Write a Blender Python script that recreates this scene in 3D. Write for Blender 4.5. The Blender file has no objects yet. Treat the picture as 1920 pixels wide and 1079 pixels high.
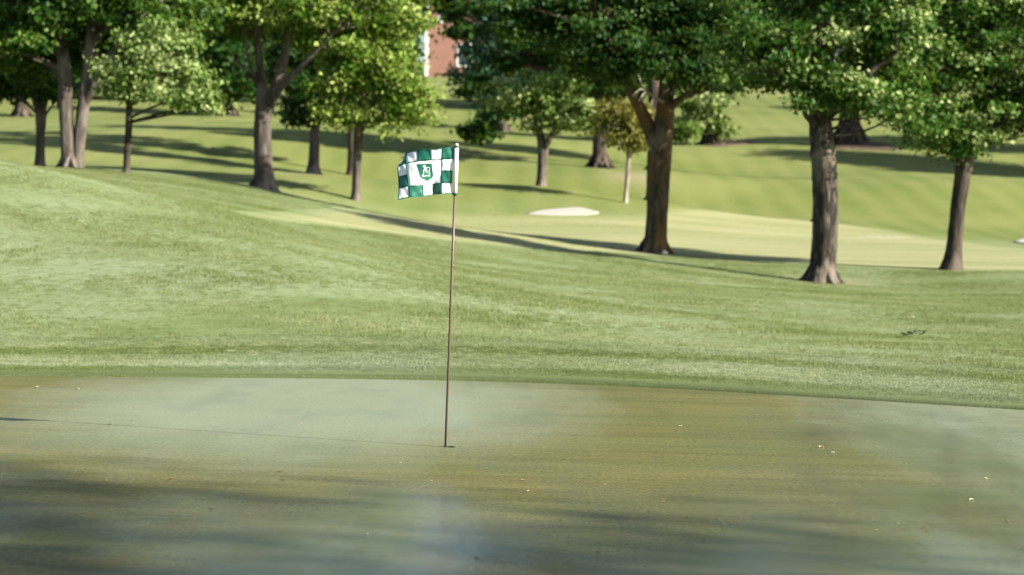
import bpy, bmesh, math, random
import numpy as np
from mathutils import Vector, Matrix
random.seed(7)
rng = np.random.default_rng(11)
S = bpy.context.scene
C = S.collection
PI = math.pi

# ---------------------------------------------------------------- camera
F = 4533.0                      # focal length in photograph pixels (85 mm on a 36 mm frame)
CAM = np.array([0.0, 0.0, 1.6])
PITCH, ROLL = math.radians(1.637), math.radians(1.3)
fw = np.array([0, math.cos(PITCH), -math.sin(PITCH)])
r0 = np.array([1.0, 0, 0]); u0 = np.array([0, math.sin(PITCH), math.cos(PITCH)])
rt = r0*math.cos(ROLL) + u0*math.sin(ROLL)
up = u0*math.cos(ROLL) - r0*math.sin(ROLL)
cd = bpy.data.cameras.new('camera'); cam = bpy.data.objects.new('camera', cd); C.objects.link(cam)
cd.lens = 85; cd.sensor_width = 36; cd.clip_start = 0.3; cd.clip_end = 3000
M = Matrix(((rt[0], up[0], -fw[0], CAM[0]), (rt[1], up[1], -fw[1], CAM[1]), (rt[2], up[2], -fw[2], CAM[2]), (0, 0, 0, 1)))
cam.matrix_world = M
cd.dof.use_dof = True; cd.dof.focus_distance = 16.8; cd.dof.aperture_fstop = 3.0
S.camera = cam

# ---------------------------------------------------------------- light
SUN_EL, SUN_AZ = math.radians(28), math.atan2(0.915, -0.405)      # azimuth clockwise from +Y
sd = Vector((math.sin(SUN_AZ)*math.cos(SUN_EL), math.cos(SUN_AZ)*math.cos(SUN_EL), math.sin(SUN_EL)))
W = bpy.data.worlds.new('World'); S.world = W; W.use_nodes = True
nt = W.node_tree; bg = nt.nodes['Background']
sky = nt.nodes.new('ShaderNodeTexSky'); sky.sky_type = 'NISHITA'; sky.sun_disc = False
sky.sun_elevation = SUN_EL; sky.sun_rotation = SUN_AZ; sky.dust_density = 1.2
nt.links.new(sky.outputs[0], bg.inputs[0]); bg.inputs[1].default_value = 0.06
sl = bpy.data.lights.new('sun', 'SUN'); so = bpy.data.objects.new('sun', sl); C.objects.link(so)
sl.energy = 5.0; sl.angle = math.radians(0.53); sl.color = (1.0, 0.93, 0.79)
so.rotation_euler = sd.to_track_quat('Z', 'Y').to_euler(); so.location = (20, -20, 30)
S.view_settings.view_transform = 'Standard'; S.view_settings.look = 'None'; S.view_settings.gamma = 1
S.view_settings.use_curve_mapping = False
S.view_settings.exposure = 1.55
S.render.engine = 'CYCLES'
S.cycles.use_denoising = True
S.cycles.max_bounces = 8; S.cycles.transmission_bounces = 4

# ---------------------------------------------------------------- helpers
def ray(px, py):
    d = fw + rt*(px-960)/F + up*(539.5-py)/F
    return d/d[1]
def at(px, py, Y):
    return CAM + ray(px, py)*Y

# ground heights: control points (photo px, py, distance) on the lawn
CTRL = [(0,630,27),(400,640,27),(850,655,26.6),(1300,676,25.6),(1920,706,24.5),
 (0,560,29.5),(0,500,32),(0,400,36),(0,303,42),(-400,250,40),(-400,400,34),(-900,300,38),(-900,450,30),
 (300,600,28.5),(300,520,31),(300,440,35),(330,377,41),(165,335,41.5),
 (550,600,28.5),(600,520,32),(500,440,38),(575,447,42),(430,402,42),
 (850,600,29.5),(850,540,33),(820,497,41),(1000,560,35),(1000,600,30.5),(1000,500,46),
 (1250,600,32),(1250,545,40),(1300,505,50),(1228,475,56),(1543,532,50),(1500,600,35),(1500,650,28.5),
 (1787,505,54),(1920,560,46),(1920,640,33),(2300,560,46),(2300,650,30),
 (700,440,64),(860,420,68),(1000,440,63),(1000,400,80),(1400,450,66),(1400,405,80),(1850,465,64),(1850,420,80),(2300,450,80),
 (75,318,66),(237,333,66),(-200,330,66),(496,355,62),(588,325,80),(668,373,69),(660,330,84),(1015,350,76),(1125,333,86),(1175,380,72),
 (100,250,90),(400,250,92),(800,250,105),(100,195,125),(500,200,130),(700,190,140),(850,150,190),(-300,220,110),
 (1330,275,115),(1400,330,97),(1400,270,112),(1400,195,150),(1590,270,112),(1750,340,92),(1900,270,112),(1900,190,150),(2300,330,105),(2300,200,160),
 (100,150,190),(1500,150,195),(2000,150,195),(-300,150,190),(300,120,250),(1000,120,250),(1800,120,250)]
P = np.array([at(*c) for c in CTRL])
FLAT = np.array([(x, y, 0.0) for x in (-60,-40,-24,-16,-10,-6,-3,0,3,6,10,16,24,40,60) for y in (-10,0,8,14,18.5,21.6)]
                + [(x, 24.0, 0.02) for x in (-14,-9,-5,-2,1,4,8,13)] + [(x, 40, 1.2) for x in (22,35,60)] + [(-60,70,4),(60,70,2.5),(60,100,5)])
P = np.vstack([P, FLAT])
def _phi(r2): return np.sqrt(r2 + 9.0)
_n = len(P)
_A = np.zeros((_n+3, _n+3)); _d = P[:, None, :2]-P[None, :, :2]
_A[:_n, :_n] = _phi((_d**2).sum(-1)) - np.eye(_n)*0.15
_A[:_n, _n] = 1; _A[_n, :_n] = 1; _A[:_n, _n+1:] = P[:, :2]; _A[_n+1:, :_n] = P[:, :2].T
_w = np.linalg.solve(_A, np.concatenate([P[:, 2], np.zeros(3)]))
def ground(x, y):
    x = np.clip(np.atleast_1d(np.asarray(x, float)), -60, 60); y = np.clip(np.atleast_1d(np.asarray(y, float)), -10, 260)
    out = np.empty(x.shape)
    xf, yf, of = x.ravel(), y.ravel(), out.reshape(-1)
    for i in range(0, len(xf), 20000):
        a, b = xf[i:i+20000], yf[i:i+20000]
        r2 = (a[:, None]-P[None, :, 0])**2 + (b[:, None]-P[None, :, 1])**2
        of[i:i+20000] = _phi(r2) @ _w[:_n] + _w[_n] + a*_w[_n+1] + b*_w[_n+2]
    return out.reshape(x.shape)
def gz(x, y): return float(ground(x, y)[0])
_Y = np.arange(9, 260, 0.12)
def hit(px, py):
    d = ray(px, py); x = d[0]*_Y; z = CAM[2]+d[2]*_Y
    g = ground(x, _Y); k = np.nonzero(z < g)[0]
    i = k[0] if len(k) else len(_Y)-1
    return np.array([x[i], _Y[i], g[i]])
def ground_at(px, py, Y):
    p = at(px, py, Y); return np.array([p[0], p[1], gz(p[0], p[1])])

def link(o, parent=None):
    C.objects.link(o)
    if parent is not None: o.parent = parent
    return o
def mesh_np(name, verts, faces, mat, parent=None, smooth=True):
    """faces: list of tuples or an (n,k) array"""
    me = bpy.data.meshes.new(name)
    verts = np.asarray(verts, np.float32)
    if isinstance(faces, np.ndarray):
        k = faces.shape[1]; n = len(faces)
        me.vertices.add(len(verts)); me.vertices.foreach_set('co', verts.ravel())
        me.loops.add(n*k); me.loops.foreach_set('vertex_index', faces.astype(np.int32).ravel())
        me.polygons.add(n); me.polygons.foreach_set('loop_start', np.arange(0, n*k, k, dtype=np.int32))
        me.update(calc_edges=True); me.validate()
    else:
        me.from_pydata([tuple(map(float, v)) for v in verts], [], faces)
    if smooth: me.polygons.foreach_set('use_smooth', np.ones(len(me.polygons), bool))
    if mat is not None: me.materials.append(mat)
    return link(bpy.data.objects.new(name, me), parent)
def bm_obj(name, bm, mat, parent=None, smooth=False):
    me = bpy.data.meshes.new(name); bm.normal_update(); bm.to_mesh(me); bm.free()
    if smooth: me.polygons.foreach_set('use_smooth', np.ones(len(me.polygons), bool))
    me.materials.append(mat)
    return link(bpy.data.objects.new(name, me), parent)
def attr(o, name, vals):
    a = o.data.attributes.new(name, 'FLOAT', 'POINT'); a.data.foreach_set('value', np.asarray(vals, np.float32))
def empty(name, loc, label, cat, group=None):
    o = bpy.data.objects.new(name, None); C.objects.link(o); o.location = loc; o.empty_display_size = 0.2
    return tag(o, label, cat, group)
def tag(o, label=None, cat=None, group=None, kind=None):
    if label: o['label'] = label
    if cat: o['category'] = cat
    if group: o['group'] = group
    if kind: o['kind'] = kind
    return o
def box(bm, x0, x1, y0, y1, z0, z1):
    v = [bm.verts.new(p) for p in ((x0,y0,z0),(x1,y0,z0),(x1,y1,z0),(x0,y1,z0),(x0,y0,z1),(x1,y0,z1),(x1,y1,z1),(x0,y1,z1))]
    for f in ((0,3,2,1),(4,5,6,7),(0,1,5,4),(1,2,6,5),(2,3,7,6),(3,0,4,7)): bm.faces.new([v[i] for i in f])
def spline(pts, n):
    """Catmull-Rom through rows of pts (any width), n samples per span"""
    p = np.asarray(pts, float)
    if len(p) < 3:
        t = np.linspace(0, 1, n*(len(p)-1)+1)[:, None]; return p[0]*(1-t)+p[-1]*t
    q = np.vstack([2*p[0]-p[1], p, 2*p[-1]-p[-2]]); out = []
    for i in range(1, len(q)-2):
        for k in range(n):
            t = k/n; a, b, c, d = q[i-1], q[i], q[i+1], q[i+2]
            out.append(0.5*((2*b)+(-a+c)*t+(2*a-5*b+4*c-d)*t*t+(-a+3*b-3*c+d)*t**3))
    out.append(p[-1]); return np.array(out)
def tube(pts, sides=10, wob=0.0, flare=0.0, seed=0):
    """verts, faces of a tube along rows (x,y,z,r)"""
    rr = np.random.default_rng(seed); pts = np.asarray(pts, float); n = len(pts)
    T = np.gradient(pts[:, :3], axis=0); T /= np.linalg.norm(T, axis=1)[:, None]+1e-9
    ref = np.array([0, 1.0, 0]); V = []; ph = rr.uniform(0, 6.28, 6)
    for i in range(n):
        a = np.cross(T[i], ref); a /= np.linalg.norm(a)+1e-9; b = np.cross(a, T[i])
        th = np.linspace(0, 2*PI, sides, endpoint=False)
        s = i/(n-1)
        k = 1 + wob*(0.5*np.sin(3*th+ph[0]+2.5*s)+0.35*np.sin(5*th+ph[1]-4*s)+0.3*np.sin(2*th+ph[2]+9*s)+rr.normal(0, 0.3, sides))
        if flare: k = k + flare*math.exp(-s*len(pts)/2.2)*(0.55+0.45*np.sin(5*th+ph[3])+0.25*np.sin(3*th+ph[4]))
        V.append(pts[i, :3] + pts[i, 3]*k[:, None]*(np.cos(th)[:, None]*a+np.sin(th)[:, None]*b))
    V = np.vstack(V); Fc = []
    for i in range(n-1):
        for j in range(sides):
            k = (j+1) % sides; Fc.append((i*sides+j, i*sides+k, (i+1)*sides+k, (i+1)*sides+j))
    return V, np.array(Fc)
def join(parts):
    V, Fc, o = [], [], 0
    for v, f in parts: V.append(v); Fc.append(f+o); o += len(v)
    return np.vstack(V), np.vstack(Fc)

# ---------------------------------------------------------------- materials
class NT:
    def __init__(s, name):
        s.m = bpy.data.materials.new(name); s.m.use_nodes = True; s.t = s.m.node_tree
        s.p = s.t.nodes['Principled BSDF']; s.o = s.t.nodes['Material Output']
    def n(s, typ, **kw):
        nd = s.t.nodes.new(typ)
        for k, v in kw.items():
            if k.startswith('i_'):
                key = k[2:]; key = int(key) if key.isdigit() else key
                nd.inputs[key].default_value = v
            else: setattr(nd, k, v)
        return nd
    def l(s, a, b): s.t.links.new(a, b)
    def coords(s, scale=(1, 1, 1)):
        g = s.n('ShaderNodeNewGeometry'); m = s.n('ShaderNodeMapping'); m.inputs['Scale'].default_value = scale
        s.l(g.outputs['Position'], m.inputs[0]); return m.outputs[0]
    def ocoords(s, scale=(1, 1, 1)):
        g = s.n('ShaderNodeTexCoord'); m = s.n('ShaderNodeMapping'); m.inputs['Scale'].default_value = scale
        s.l(g.outputs['Object'], m.inputs[0]); return m.outputs[0]
    def noise(s, vec, scale, detail=4, rough=0.55):
        nd = s.n('ShaderNodeTexNoise', i_Scale=scale, i_Detail=detail, i_Roughness=rough)
        s.l(vec, nd.inputs['Vector']); return nd.outputs[0]
    def ramp(s, fac, stops):
        r = s.n('ShaderNodeValToRGB'); e = r.color_ramp.elements
        while len(e) < len(stops): e.new(0.5)
        for el, (p, c) in zip(e, stops):
            el.position = p; el.color = (*c, 1) if len(c) == 3 else c
        s.l(fac, r.inputs[0]); return r.outputs[0]
    def mix(s, fac, a, b, mode='MIX'):
        m = s.n('ShaderNodeMix', data_type='RGBA', blend_type=mode)
        for inp, v in ((m.inputs[0], fac), (m.inputs[6], a), (m.inputs[7], b)):
            if hasattr(v, 'links'): s.l(v, inp)
            else: inp.default_value = v if not isinstance(v, tuple) or len(v) == 4 else (*v, 1)
        return m.outputs[2]
    def math(s, op, a, b=0.0, c=0.0):
        m = s.n('ShaderNodeMath', operation=op)
        for inp, v in zip(m.inputs, (a, b, c)):
            if hasattr(v, 'links'): s.l(v, inp)
            else: inp.default_value = v
        return m.outputs[0]
    def attr(s, name):
        return s.n('ShaderNodeAttribute', attribute_name=name).outputs['Fac']
    def bump(s, h, strength, dist):
        b = s.n('ShaderNodeBump', i_Strength=strength, i_Distance=dist); s.l(h, b.inputs['Height']); s.l(b.outputs[0], s.p.inputs['Normal'])
        return b
def g3(v): return (v, v, v)

def plain(name, col, rough=0.6, metal=0.0, var=0.12, scale=30, bump=0.0, spec=0.5):
    t = NT(name); v = t.noise(t.ocoords(), scale)
    c = t.ramp(v, [(0.3, tuple(x*(1-var) for x in col)), (0.7, tuple(min(1, x*(1+var)) for x in col))])
    t.l(c, t.p.inputs['Base Color']); t.p.inputs['Roughness'].default_value = rough; t.p.inputs['Metallic'].default_value = metal
    t.p.inputs['Specular IOR Level'].default_value = spec
    if bump: t.bump(v, 0.5, bump)
    return t.m

def spot_mask(t, x, y, sx, sy):                       # soft round mask lying at one spot of the ground
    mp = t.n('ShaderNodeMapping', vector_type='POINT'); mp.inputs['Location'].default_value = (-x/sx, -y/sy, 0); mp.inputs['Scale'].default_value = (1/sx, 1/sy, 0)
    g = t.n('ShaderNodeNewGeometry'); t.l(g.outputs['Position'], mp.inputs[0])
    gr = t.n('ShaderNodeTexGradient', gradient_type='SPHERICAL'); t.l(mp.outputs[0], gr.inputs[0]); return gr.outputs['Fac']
def painted_haze(t, most):                            # pale reflection haze painted into the colour of the green and the slope behind it
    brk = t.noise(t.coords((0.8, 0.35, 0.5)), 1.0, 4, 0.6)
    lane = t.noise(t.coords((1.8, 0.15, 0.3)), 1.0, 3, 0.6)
    fl = t.math('MULTIPLY', t.math('MAXIMUM', spot_mask(t, 2.3, 11.8, 1.7, 3.4), spot_mask(t, -0.62, 11.7, .9, 2.2)), t.ramp(t.noise(t.coords((1.6, 0.28, 0.3)), 1.0, 3, 0.5), [(0.42, g3(0)), (0.58, g3(1))]))
    m = t.math('MAXIMUM', t.math('MULTIPLY', fl, .42), t.math('MAXIMUM', spot_mask(t, -1.7, 20.6, 3.1, 7.5), t.math('MULTIPLY', spot_mask(t, 3.8, 20, 2.0, 9), .6)))
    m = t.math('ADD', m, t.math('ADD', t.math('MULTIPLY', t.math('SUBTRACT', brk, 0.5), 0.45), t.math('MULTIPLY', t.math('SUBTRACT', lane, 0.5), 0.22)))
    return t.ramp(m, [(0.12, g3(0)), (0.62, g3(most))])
def lawn_material():
    t = NT('lawn')
    big = t.noise(t.coords((0.16, 0.3, 0.3)), 1.0, 4); mid = t.noise(t.coords((0.5, 1.2, 1)), 1.0, 5, 0.65); fine = t.noise(t.coords(), 9.0, 4, 0.7)
    rough = t.ramp(mid, [(0.32, (0.098, 0.142, 0.042)), (0.5, (0.130, 0.174, 0.066)), (0.68, (0.180, 0.218, 0.108))])
    rough = t.mix(t.ramp(big, [(0.42, g3(0)), (0.6, g3(1))]), rough, (0.18, 0.225, 0.118, 1))
    fair = t.ramp(t.noise(t.coords((0.12, 1.1, 1)), 1.0, 3), [(0.35, (0.20, 0.215, 0.090)), (0.6, (0.275, 0.28, 0.14))])
    hill = t.ramp(t.noise(t.coords((0.25, 0.12, 0.3)), 1.0, 4), [(0.35, (0.090, 0.124, 0.019)), (0.65, (0.150, 0.172, 0.044))])
    # mower stripes on the hill
    wv = t.n('ShaderNodeTexWave', i_Scale=0.24, i_Distortion=2.6, i_Detail=1.0); wv.inputs['Detail Scale'].default_value = 0.4
    mp = t.coords((1.0, 0.25, 0)); t.l(mp, wv.inputs['Vector'])
    hill = t.mix(t.math('MULTIPLY', wv.outputs['Fac'], 0.30), hill, (0.19, 0.205, 0.062, 1))
    c = t.mix(t.attr('hill'), rough, hill); c = t.mix(t.attr('fairway'), c, fair)
    band = t.ramp(t.noise(t.coords((0.2, 4.0, 1)), 1.0, 4), [(0.35, (0.14, 0.17, 0.045)), (0.65, (0.21, 0.235, 0.10))])
    c = t.mix(t.attr('band'), c, band); c = t.mix(painted_haze(t, 0.5), c, (0.24, 0.30, 0.24, 1))  # reflection haze painted over the slope colour
    c = t.mix(t.attr('dry'), c, (0.24, 0.2, 0.13, 1))
    c = t.mix(0.35, c, t.ramp(fine, [(0.3, g3(0.25)), (0.7, g3(0.75))]), 'OVERLAY')
    t.l(c, t.p.inputs['Base Color']); t.p.inputs['Roughness'].default_value = 0.95; t.p.inputs['Specular IOR Level'].default_value = 0.03
    t.p.inputs['Sheen Weight'].default_value = 0.04; t.p.inputs['Sheen Roughness'].default_value = 0.5
    t.bump(t.noise(t.coords(), 26.0, 3, 0.7), 0.6, 0.03)
    return t.m
def green_material():
    t = NT('putting_green')
    st = t.noise(t.coords((0.25, 2.2, 1)), 1.0, 5, 0.6); fine = t.noise(t.coords((1, .45, 1)), 34.0, 4, 0.8)
    c = t.ramp(st, [(0.3, (0.085, 0.083, 0.025)), (0.5, (0.115, 0.108, 0.036)), (0.7, (0.145, 0.136, 0.052))])
    c = t.mix(t.ramp(t.noise(t.coords((0.3, 0.8, 1)), 1.0, 3), [(0.45, g3(0)), (0.65, g3(0.6))]), c, (0.088, 0.105, 0.032, 1))
    c = t.mix(0.7, c, t.ramp(fine, [(0.3, g3(0.2)), (0.7, g3(0.8))]), 'OVERLAY')
    base_c = c; t.p.inputs['Roughness'].default_value = 0.9; t.p.inputs['Specular IOR Level'].default_value = 0.1
    # clear coat added to imitate stray reflections: strongest in set spots, broken up elsewhere
    brk = t.noise(t.coords((1.1, 0.5, 1)), 1.0, 4, 0.6)
    lane = t.noise(t.coords((1.7, 0.4, 1)), 1.0, 3, 0.55)
    gloss = t.math('ADD', t.math('MAXIMUM', t.math('MAXIMUM', spot_mask(t, 2.4, 11.6, 2.6, 5.5), spot_mask(t, -0.75, 11.6, 1.4, 3.6)), t.math('MULTIPLY', spot_mask(t, 3.2, 17.5, 1.6, 7), .7)), t.math('SUBTRACT', brk, 0.5))
    gloss = t.math('ADD', gloss, t.math('MULTIPLY', t.math('SUBTRACT', lane, 0.5), 1.3))
    t.l(t.ramp(gloss, [(0.0, g3(0.14)), (0.6, g3(1.0))]), t.p.inputs['Coat Weight'])
    t.l(t.ramp(gloss, [(0.0, g3(0.26)), (0.75, g3(0.17))]), t.p.inputs['Coat Roughness'])
    t.l(t.mix(painted_haze(t, 0.72), base_c, t.mix(0.4, (0.222, 0.262, 0.195, 1), t.ramp(fine, [(0.3, g3(0.3)), (0.7, g3(0.7))]), 'OVERLAY')), t.p.inputs['Base Color'])  # pale patches imitate reflected sky in the turf colour
    t.p.inputs['Coat IOR'].default_value = 1.75
    t.bump(fine, 0.35, 0.008)
    b2 = t.n('ShaderNodeBump', i_Strength=0.25, i_Distance=0.02); t.l(t.noise(t.coords((3.2, 0.9, 1)), 1.0, 3), b2.inputs['Height'])
    t.l(b2.outputs[0], t.p.inputs['Coat Normal'])
    return t.m
def blade_material(name, a, b, tip):
    t = NT(name)
    oi = t.n('ShaderNodeObjectInfo'); g = t.n('ShaderNodeNewGeometry')
    v = t.ramp(t.noise(t.coords((0.22, 0.55, 0.4)), 1.0, 4), [(0.34, g3(0)), (0.66, g3(1))])
    c = t.ramp(t.math('ADD', t.math('MULTIPLY', oi.outputs['Random'], 0.4), t.math('MULTIPLY', v, 0.5)), [(0.15, a), (0.5, b), (0.9, tip)])
    c = t.mix(painted_haze(t, 0.45), c, (0.30, 0.37, 0.29, 1))  # blades take the same painted haze tint
    t.l(c, t.p.inputs['Base Color']); t.p.inputs['Roughness'].default_value = 0.5; t.p.inputs['Specular IOR Level'].default_value = 0.4
    tr = t.n('ShaderNodeBsdfTranslucent'); t.l(c, tr.inputs[0]); mx = t.n('ShaderNodeMixShader', i_0=0.3)
    t.l(t.p.outputs[0], mx.inputs[1]); t.l(tr.outputs[0], mx.inputs[2]); t.l(mx.outputs[0], t.o.inputs[0])
    return t.m
def leaf_material(name, dark, mid, light, trans=0.32, rough=0.5, spec=0.15):
    t = NT(name); c = t.ramp(t.attr('tint'), [(0.0, dark), (0.5, mid), (1.0, light)])
    t.l(c, t.p.inputs['Base Color']); t.p.inputs['Roughness'].default_value = rough; t.p.inputs['Specular IOR Level'].default_value = spec
    tr = t.n('ShaderNodeBsdfTranslucent'); t.l(t.mix(0.5, c, (0.16, 0.22, 0.02, 1)), tr.inputs[0]); mx = t.n('ShaderNodeMixShader', i_0=trans)
    t.l(t.p.outputs[0], mx.inputs[1]); t.l(tr.outputs[0], mx.inputs[2]); t.l(mx.outputs[0], t.o.inputs[0])
    return t.m
def bark_material(name, lo, hi, moss=None, sc=1.0):
    t = NT(name); v = t.noise(t.ocoords((9*sc, 9*sc, 1.6*sc)), 1.0, 6, 0.7); w = t.noise(t.ocoords((1.5, 1.5, 0.9)), 1.0, 4)
    c = t.ramp(v, [(0.33, tuple(x*0.5 for x in lo)), (0.5, lo), (0.68, hi)])
    c = t.mix(t.ramp(w, [(0.5, g3(0)), (0.62, g3(0.75))]), c, (hi[0]*1.25, hi[1]*1.25, hi[2]*1.3, 1))
    if moss: c = t.mix(t.ramp(t.noise(t.ocoords((2.2, 2.2, 0.8)), 1.3, 5), [(0.45, g3(0)), (0.6, g3(0.85))]), c, (*moss, 1))
    t.l(c, t.p.inputs['Base Color']); t.p.inputs['Roughness'].default_value = 0.9; t.p.inputs['Specular IOR Level'].default_value = 0.2
    t.bump(v, 1.0, 0.09); return t.m

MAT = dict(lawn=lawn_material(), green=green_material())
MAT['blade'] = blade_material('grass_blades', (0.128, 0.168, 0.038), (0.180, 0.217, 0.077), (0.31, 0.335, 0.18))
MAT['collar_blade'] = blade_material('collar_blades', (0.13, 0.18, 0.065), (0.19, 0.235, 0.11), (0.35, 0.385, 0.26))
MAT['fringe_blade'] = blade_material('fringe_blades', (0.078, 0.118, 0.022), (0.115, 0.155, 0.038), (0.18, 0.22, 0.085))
LEAF = dict(
 dark=leaf_material('dark_leaves', (0.004, 0.022, 0.003), (0.011, 0.050, 0.006), (0.060, 0.12, 0.028)),
 mid=leaf_material('green_leaves', (0.008, 0.044, 0.004), (0.045, 0.125, 0.012), (0.36, 0.42, 0.17)),
 deep=leaf_material('deep_leaves', (0.006, 0.032, 0.003), (0.028, 0.085, 0.008), (0.15, 0.22, 0.04)),
 lime=leaf_material('lime_leaves', (0.036, 0.100, 0.007), (0.14, 0.225, 0.026), (0.34, 0.40, 0.12)),
 pale=leaf_material('pale_leaves', (0.055, 0.12, 0.015), (0.18, 0.26, 0.068), (0.37, 0.44, 0.20)),
 blue=leaf_material('blue_leaves', (0.005, 0.036, 0.018), (0.018, 0.072, 0.040), (0.10, 0.18, 0.09), trans=0.15),
 olive=leaf_material('olive_leaves', (0.080, 0.078, 0.010), (0.160, 0.150, 0.030), (0.25, 0.23, 0.07)))
BARK = dict(
 grey=bark_material('grey_bark', (0.085, 0.071, 0.060), (0.175, 0.15, 0.13)),
 dark=bark_material('dark_bark', (0.040, 0.032, 0.025), (0.11, 0.088, 0.07)),
 rust=bark_material('rusty_bark', (0.050, 0.041, 0.030), (0.13, 0.105, 0.075), moss=(0.13, 0.072, 0.024)),
 plate=bark_material('plated_bark', (0.036, 0.030, 0.025), (0.19, 0.16, 0.125), sc=1.6),
 pale=bark_material('pale_bark', (0.22, 0.19, 0.15), (0.38, 0.34, 0.29)))
MAT['sand'] = plain('sand', (0.36, 0.335, 0.30), 0.95, var=0.08, scale=6, bump=0.02, spec=0.1)
MAT['mulch'] = plain('mulch', (0.10, 0.068, 0.05), 0.95, var=0.5, scale=5, bump=0.05, spec=0.1)
MAT['leaf_tan'] = plain('dry_leaf', (0.40, 0.25, 0.13), 0.7, var=0.25, scale=40)
MAT['leaf_pale'] = plain('pale_leaf', (0.75, 0.66, 0.50), 0.7, var=0.15, scale=40)
MAT['leaf_brown'] = plain('brown_leaf', (0.16, 0.09, 0.05), 0.7, var=0.25, scale=40)
MAT['leaf_green'] = plain('fresh_leaf', (0.03, 0.10, 0.04), 0.5, var=0.25, scale=40)
MAT['white_cloth'] = plain('white_nylon', (0.80, 0.80, 0.82), 0.55, var=0.02, scale=200)
MAT['green_cloth'] = plain('green_nylon', (0.010, 0.115, 0.078), 0.38, var=0.05, scale=200)
MAT['white_plastic'] = plain('white_plastic', (0.80, 0.80, 0.80), 0.35, var=0.02)
MAT['black_rubber'] = plain('dark_green_rubber', (0.015, 0.05, 0.04), 0.5)
MAT['pole'] = plain('brown_pole', (0.115, 0.072, 0.058), 0.5, var=0.1, scale=8)
MAT['stone'] = plain('pale_stone', (0.62, 0.56, 0.50), 0.8, var=0.15, scale=18, bump=0.02)
MAT['cup'] = plain('cup_liner', (0.06, 0.07, 0.05), 0.6)

# ---------------------------------------------------------------- putting green outline (real place on the ground)
CUP = np.array([-0.418, 16.80])
edge = [(-300,703),(0,705),(400,708),(850,714),(1200,726),(1500,743),(1920,769),(2150,785)]
far = []
for px, py in edge:
    d = ray(px, py); Y = -CAM[2]/d[2]; far.append((d[0]*Y, Y))
loop = far + [(8.6,19.2),(10.6,15),(9.5,10),(5,6.6),(-1,5.6),(-7,6.2),(-11.5,9.5),(-13,15),(-11.5,20.5)]
lp = spline(loop+[loop[0]], 12)[:-1]
th_ = np.arctan2(lp[:, 1]-CUP[1], lp[:, 0]-CUP[0]); rd_ = np.hypot(lp[:, 1]-CUP[1], lp[:, 0]-CUP[0])
od = np.argsort(th_); th_, rd_ = th_[od], rd_[od]
TH = np.concatenate([th_-2*PI, th_, th_+2*PI]); RD = np.concatenate([rd_]*3)
def rim(theta): return np.interp(theta, TH, RD)
def outside(x, y):
    """metres beyond the rim of the green (negative on it)"""
    dx, dy = np.asarray(x)-CUP[0], np.asarray(y)-CUP[1]
    return np.hypot(dx, dy) - rim(np.arctan2(dy, dx))

# fairway outline
def poly_world(pts): return np.array([hit(*p)[:2] for p in pts])
fair_poly = poly_world([(440,399),(620,396),(800,402),(980,408),(1200,408),(1480,410),(1700,438),(1919,468),(2200,490),(2200,520),(1920,507),(1760,507),(1600,500),(1420,488),(1290,478),(1150,474),(950,462),(760,440),(600,420)])
def signed(poly, x, y):
    x = np.asarray(x); y = np.asarray(y); ins = np.zeros(x.shape, bool); dm = np.full(x.shape, 1e9)
    for i in range(len(poly)):
        (x1, y1), (x2, y2) = poly[i], poly[(i+1) % len(poly)]
        c = ((y1 > y) != (y2 > y)); ins ^= c & (x < (x2-x1)*(y-y1)/(y2-y1+1e-12)+x1)
        dx, dy = x2-x1, y2-y1; t = np.clip(((x-x1)*dx+(y-y1)*dy)/(dx*dx+dy*dy+1e-9), 0, 1)
        dm = np.minimum(dm, np.hypot(x-x1-t*dx, y-y1-t*dy))
    return np.where(ins, dm, -dm)

# ---------------------------------------------------------------- terrain sheet
def axis(a, b, step, far_lo, far_hi):
    core = list(np.arange(a, b+1e-6, step)); lo, s, x = [], step, a
    while x > far_lo: s *= 1.35; x -= s; lo.append(x)
    hi, s, x = [], step, b
    while x < far_hi: s *= 1.35; x += s; hi.append(x)
    return np.array(lo[::-1]+core+hi)
xs = axis(-20, 20, 0.28, -900, 900); ys = axis(5, 75, 0.25, -300, 75.1)
y2 = [75.3]; s = 0.3
while y2[-1] < 250: s = min(s*1.05, 1.6); y2.append(y2[-1]+s)
s = 2
while y2[-1] < 1500: s *= 1.4; y2.append(y2[-1]+s)
ys = np.concatenate([ys[ys < 75.2], y2])
GX, GY = np.meshgrid(xs, ys); GZ = ground(GX, GY)
OUT = outside(GX, GY)
GZ = np.where(OUT < 0.6, np.minimum(GZ, 0)-0.16*np.clip((0.6-OUT)/0.5, 0, 1), GZ)
nx, ny = len(xs), len(ys); idx = np.arange(nx*ny).reshape(ny, nx)
fc = np.stack([idx[:-1, :-1], idx[:-1, 1:], idx[1:, 1:], idx[1:, :-1]], -1).reshape(-1, 4)
lawn = mesh_np('ground', np.stack([GX, GY, GZ], -1).reshape(-1, 3), fc, MAT['lawn'])
tag(lawn, kind='structure', label='sloping mown lawn rising from the putting green to a wooded hill')
sg = signed(fair_poly, GX, GY)
sm = lambda v, a, b: np.clip((v-a)/(b-a), 0, 1)**2*(3-2*np.clip((v-a)/(b-a), 0, 1))
attr(lawn, 'fairway', sm(sg, -0.6, 0.8).ravel())
attr(lawn, 'hill', sm(GY, 58, 76).ravel())
attr(lawn, 'band', (1-sm(OUT, 3.6, 4.0)).ravel())
dry = np.zeros_like(GX)
for px, py, r in ((1560,530,1.1),(1250,477,0.9),(500,356,1.3),(590,327,1.5),(237,334,0.9),(1190,332,1.6)):
    q = hit(px, py); dry = np.maximum(dry, 0.7*np.exp(-((GX-q[0])**2+(GY-q[1])**2*0.5)/(r*r*0.5)))
attr(lawn, 'dry', dry.ravel())

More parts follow.
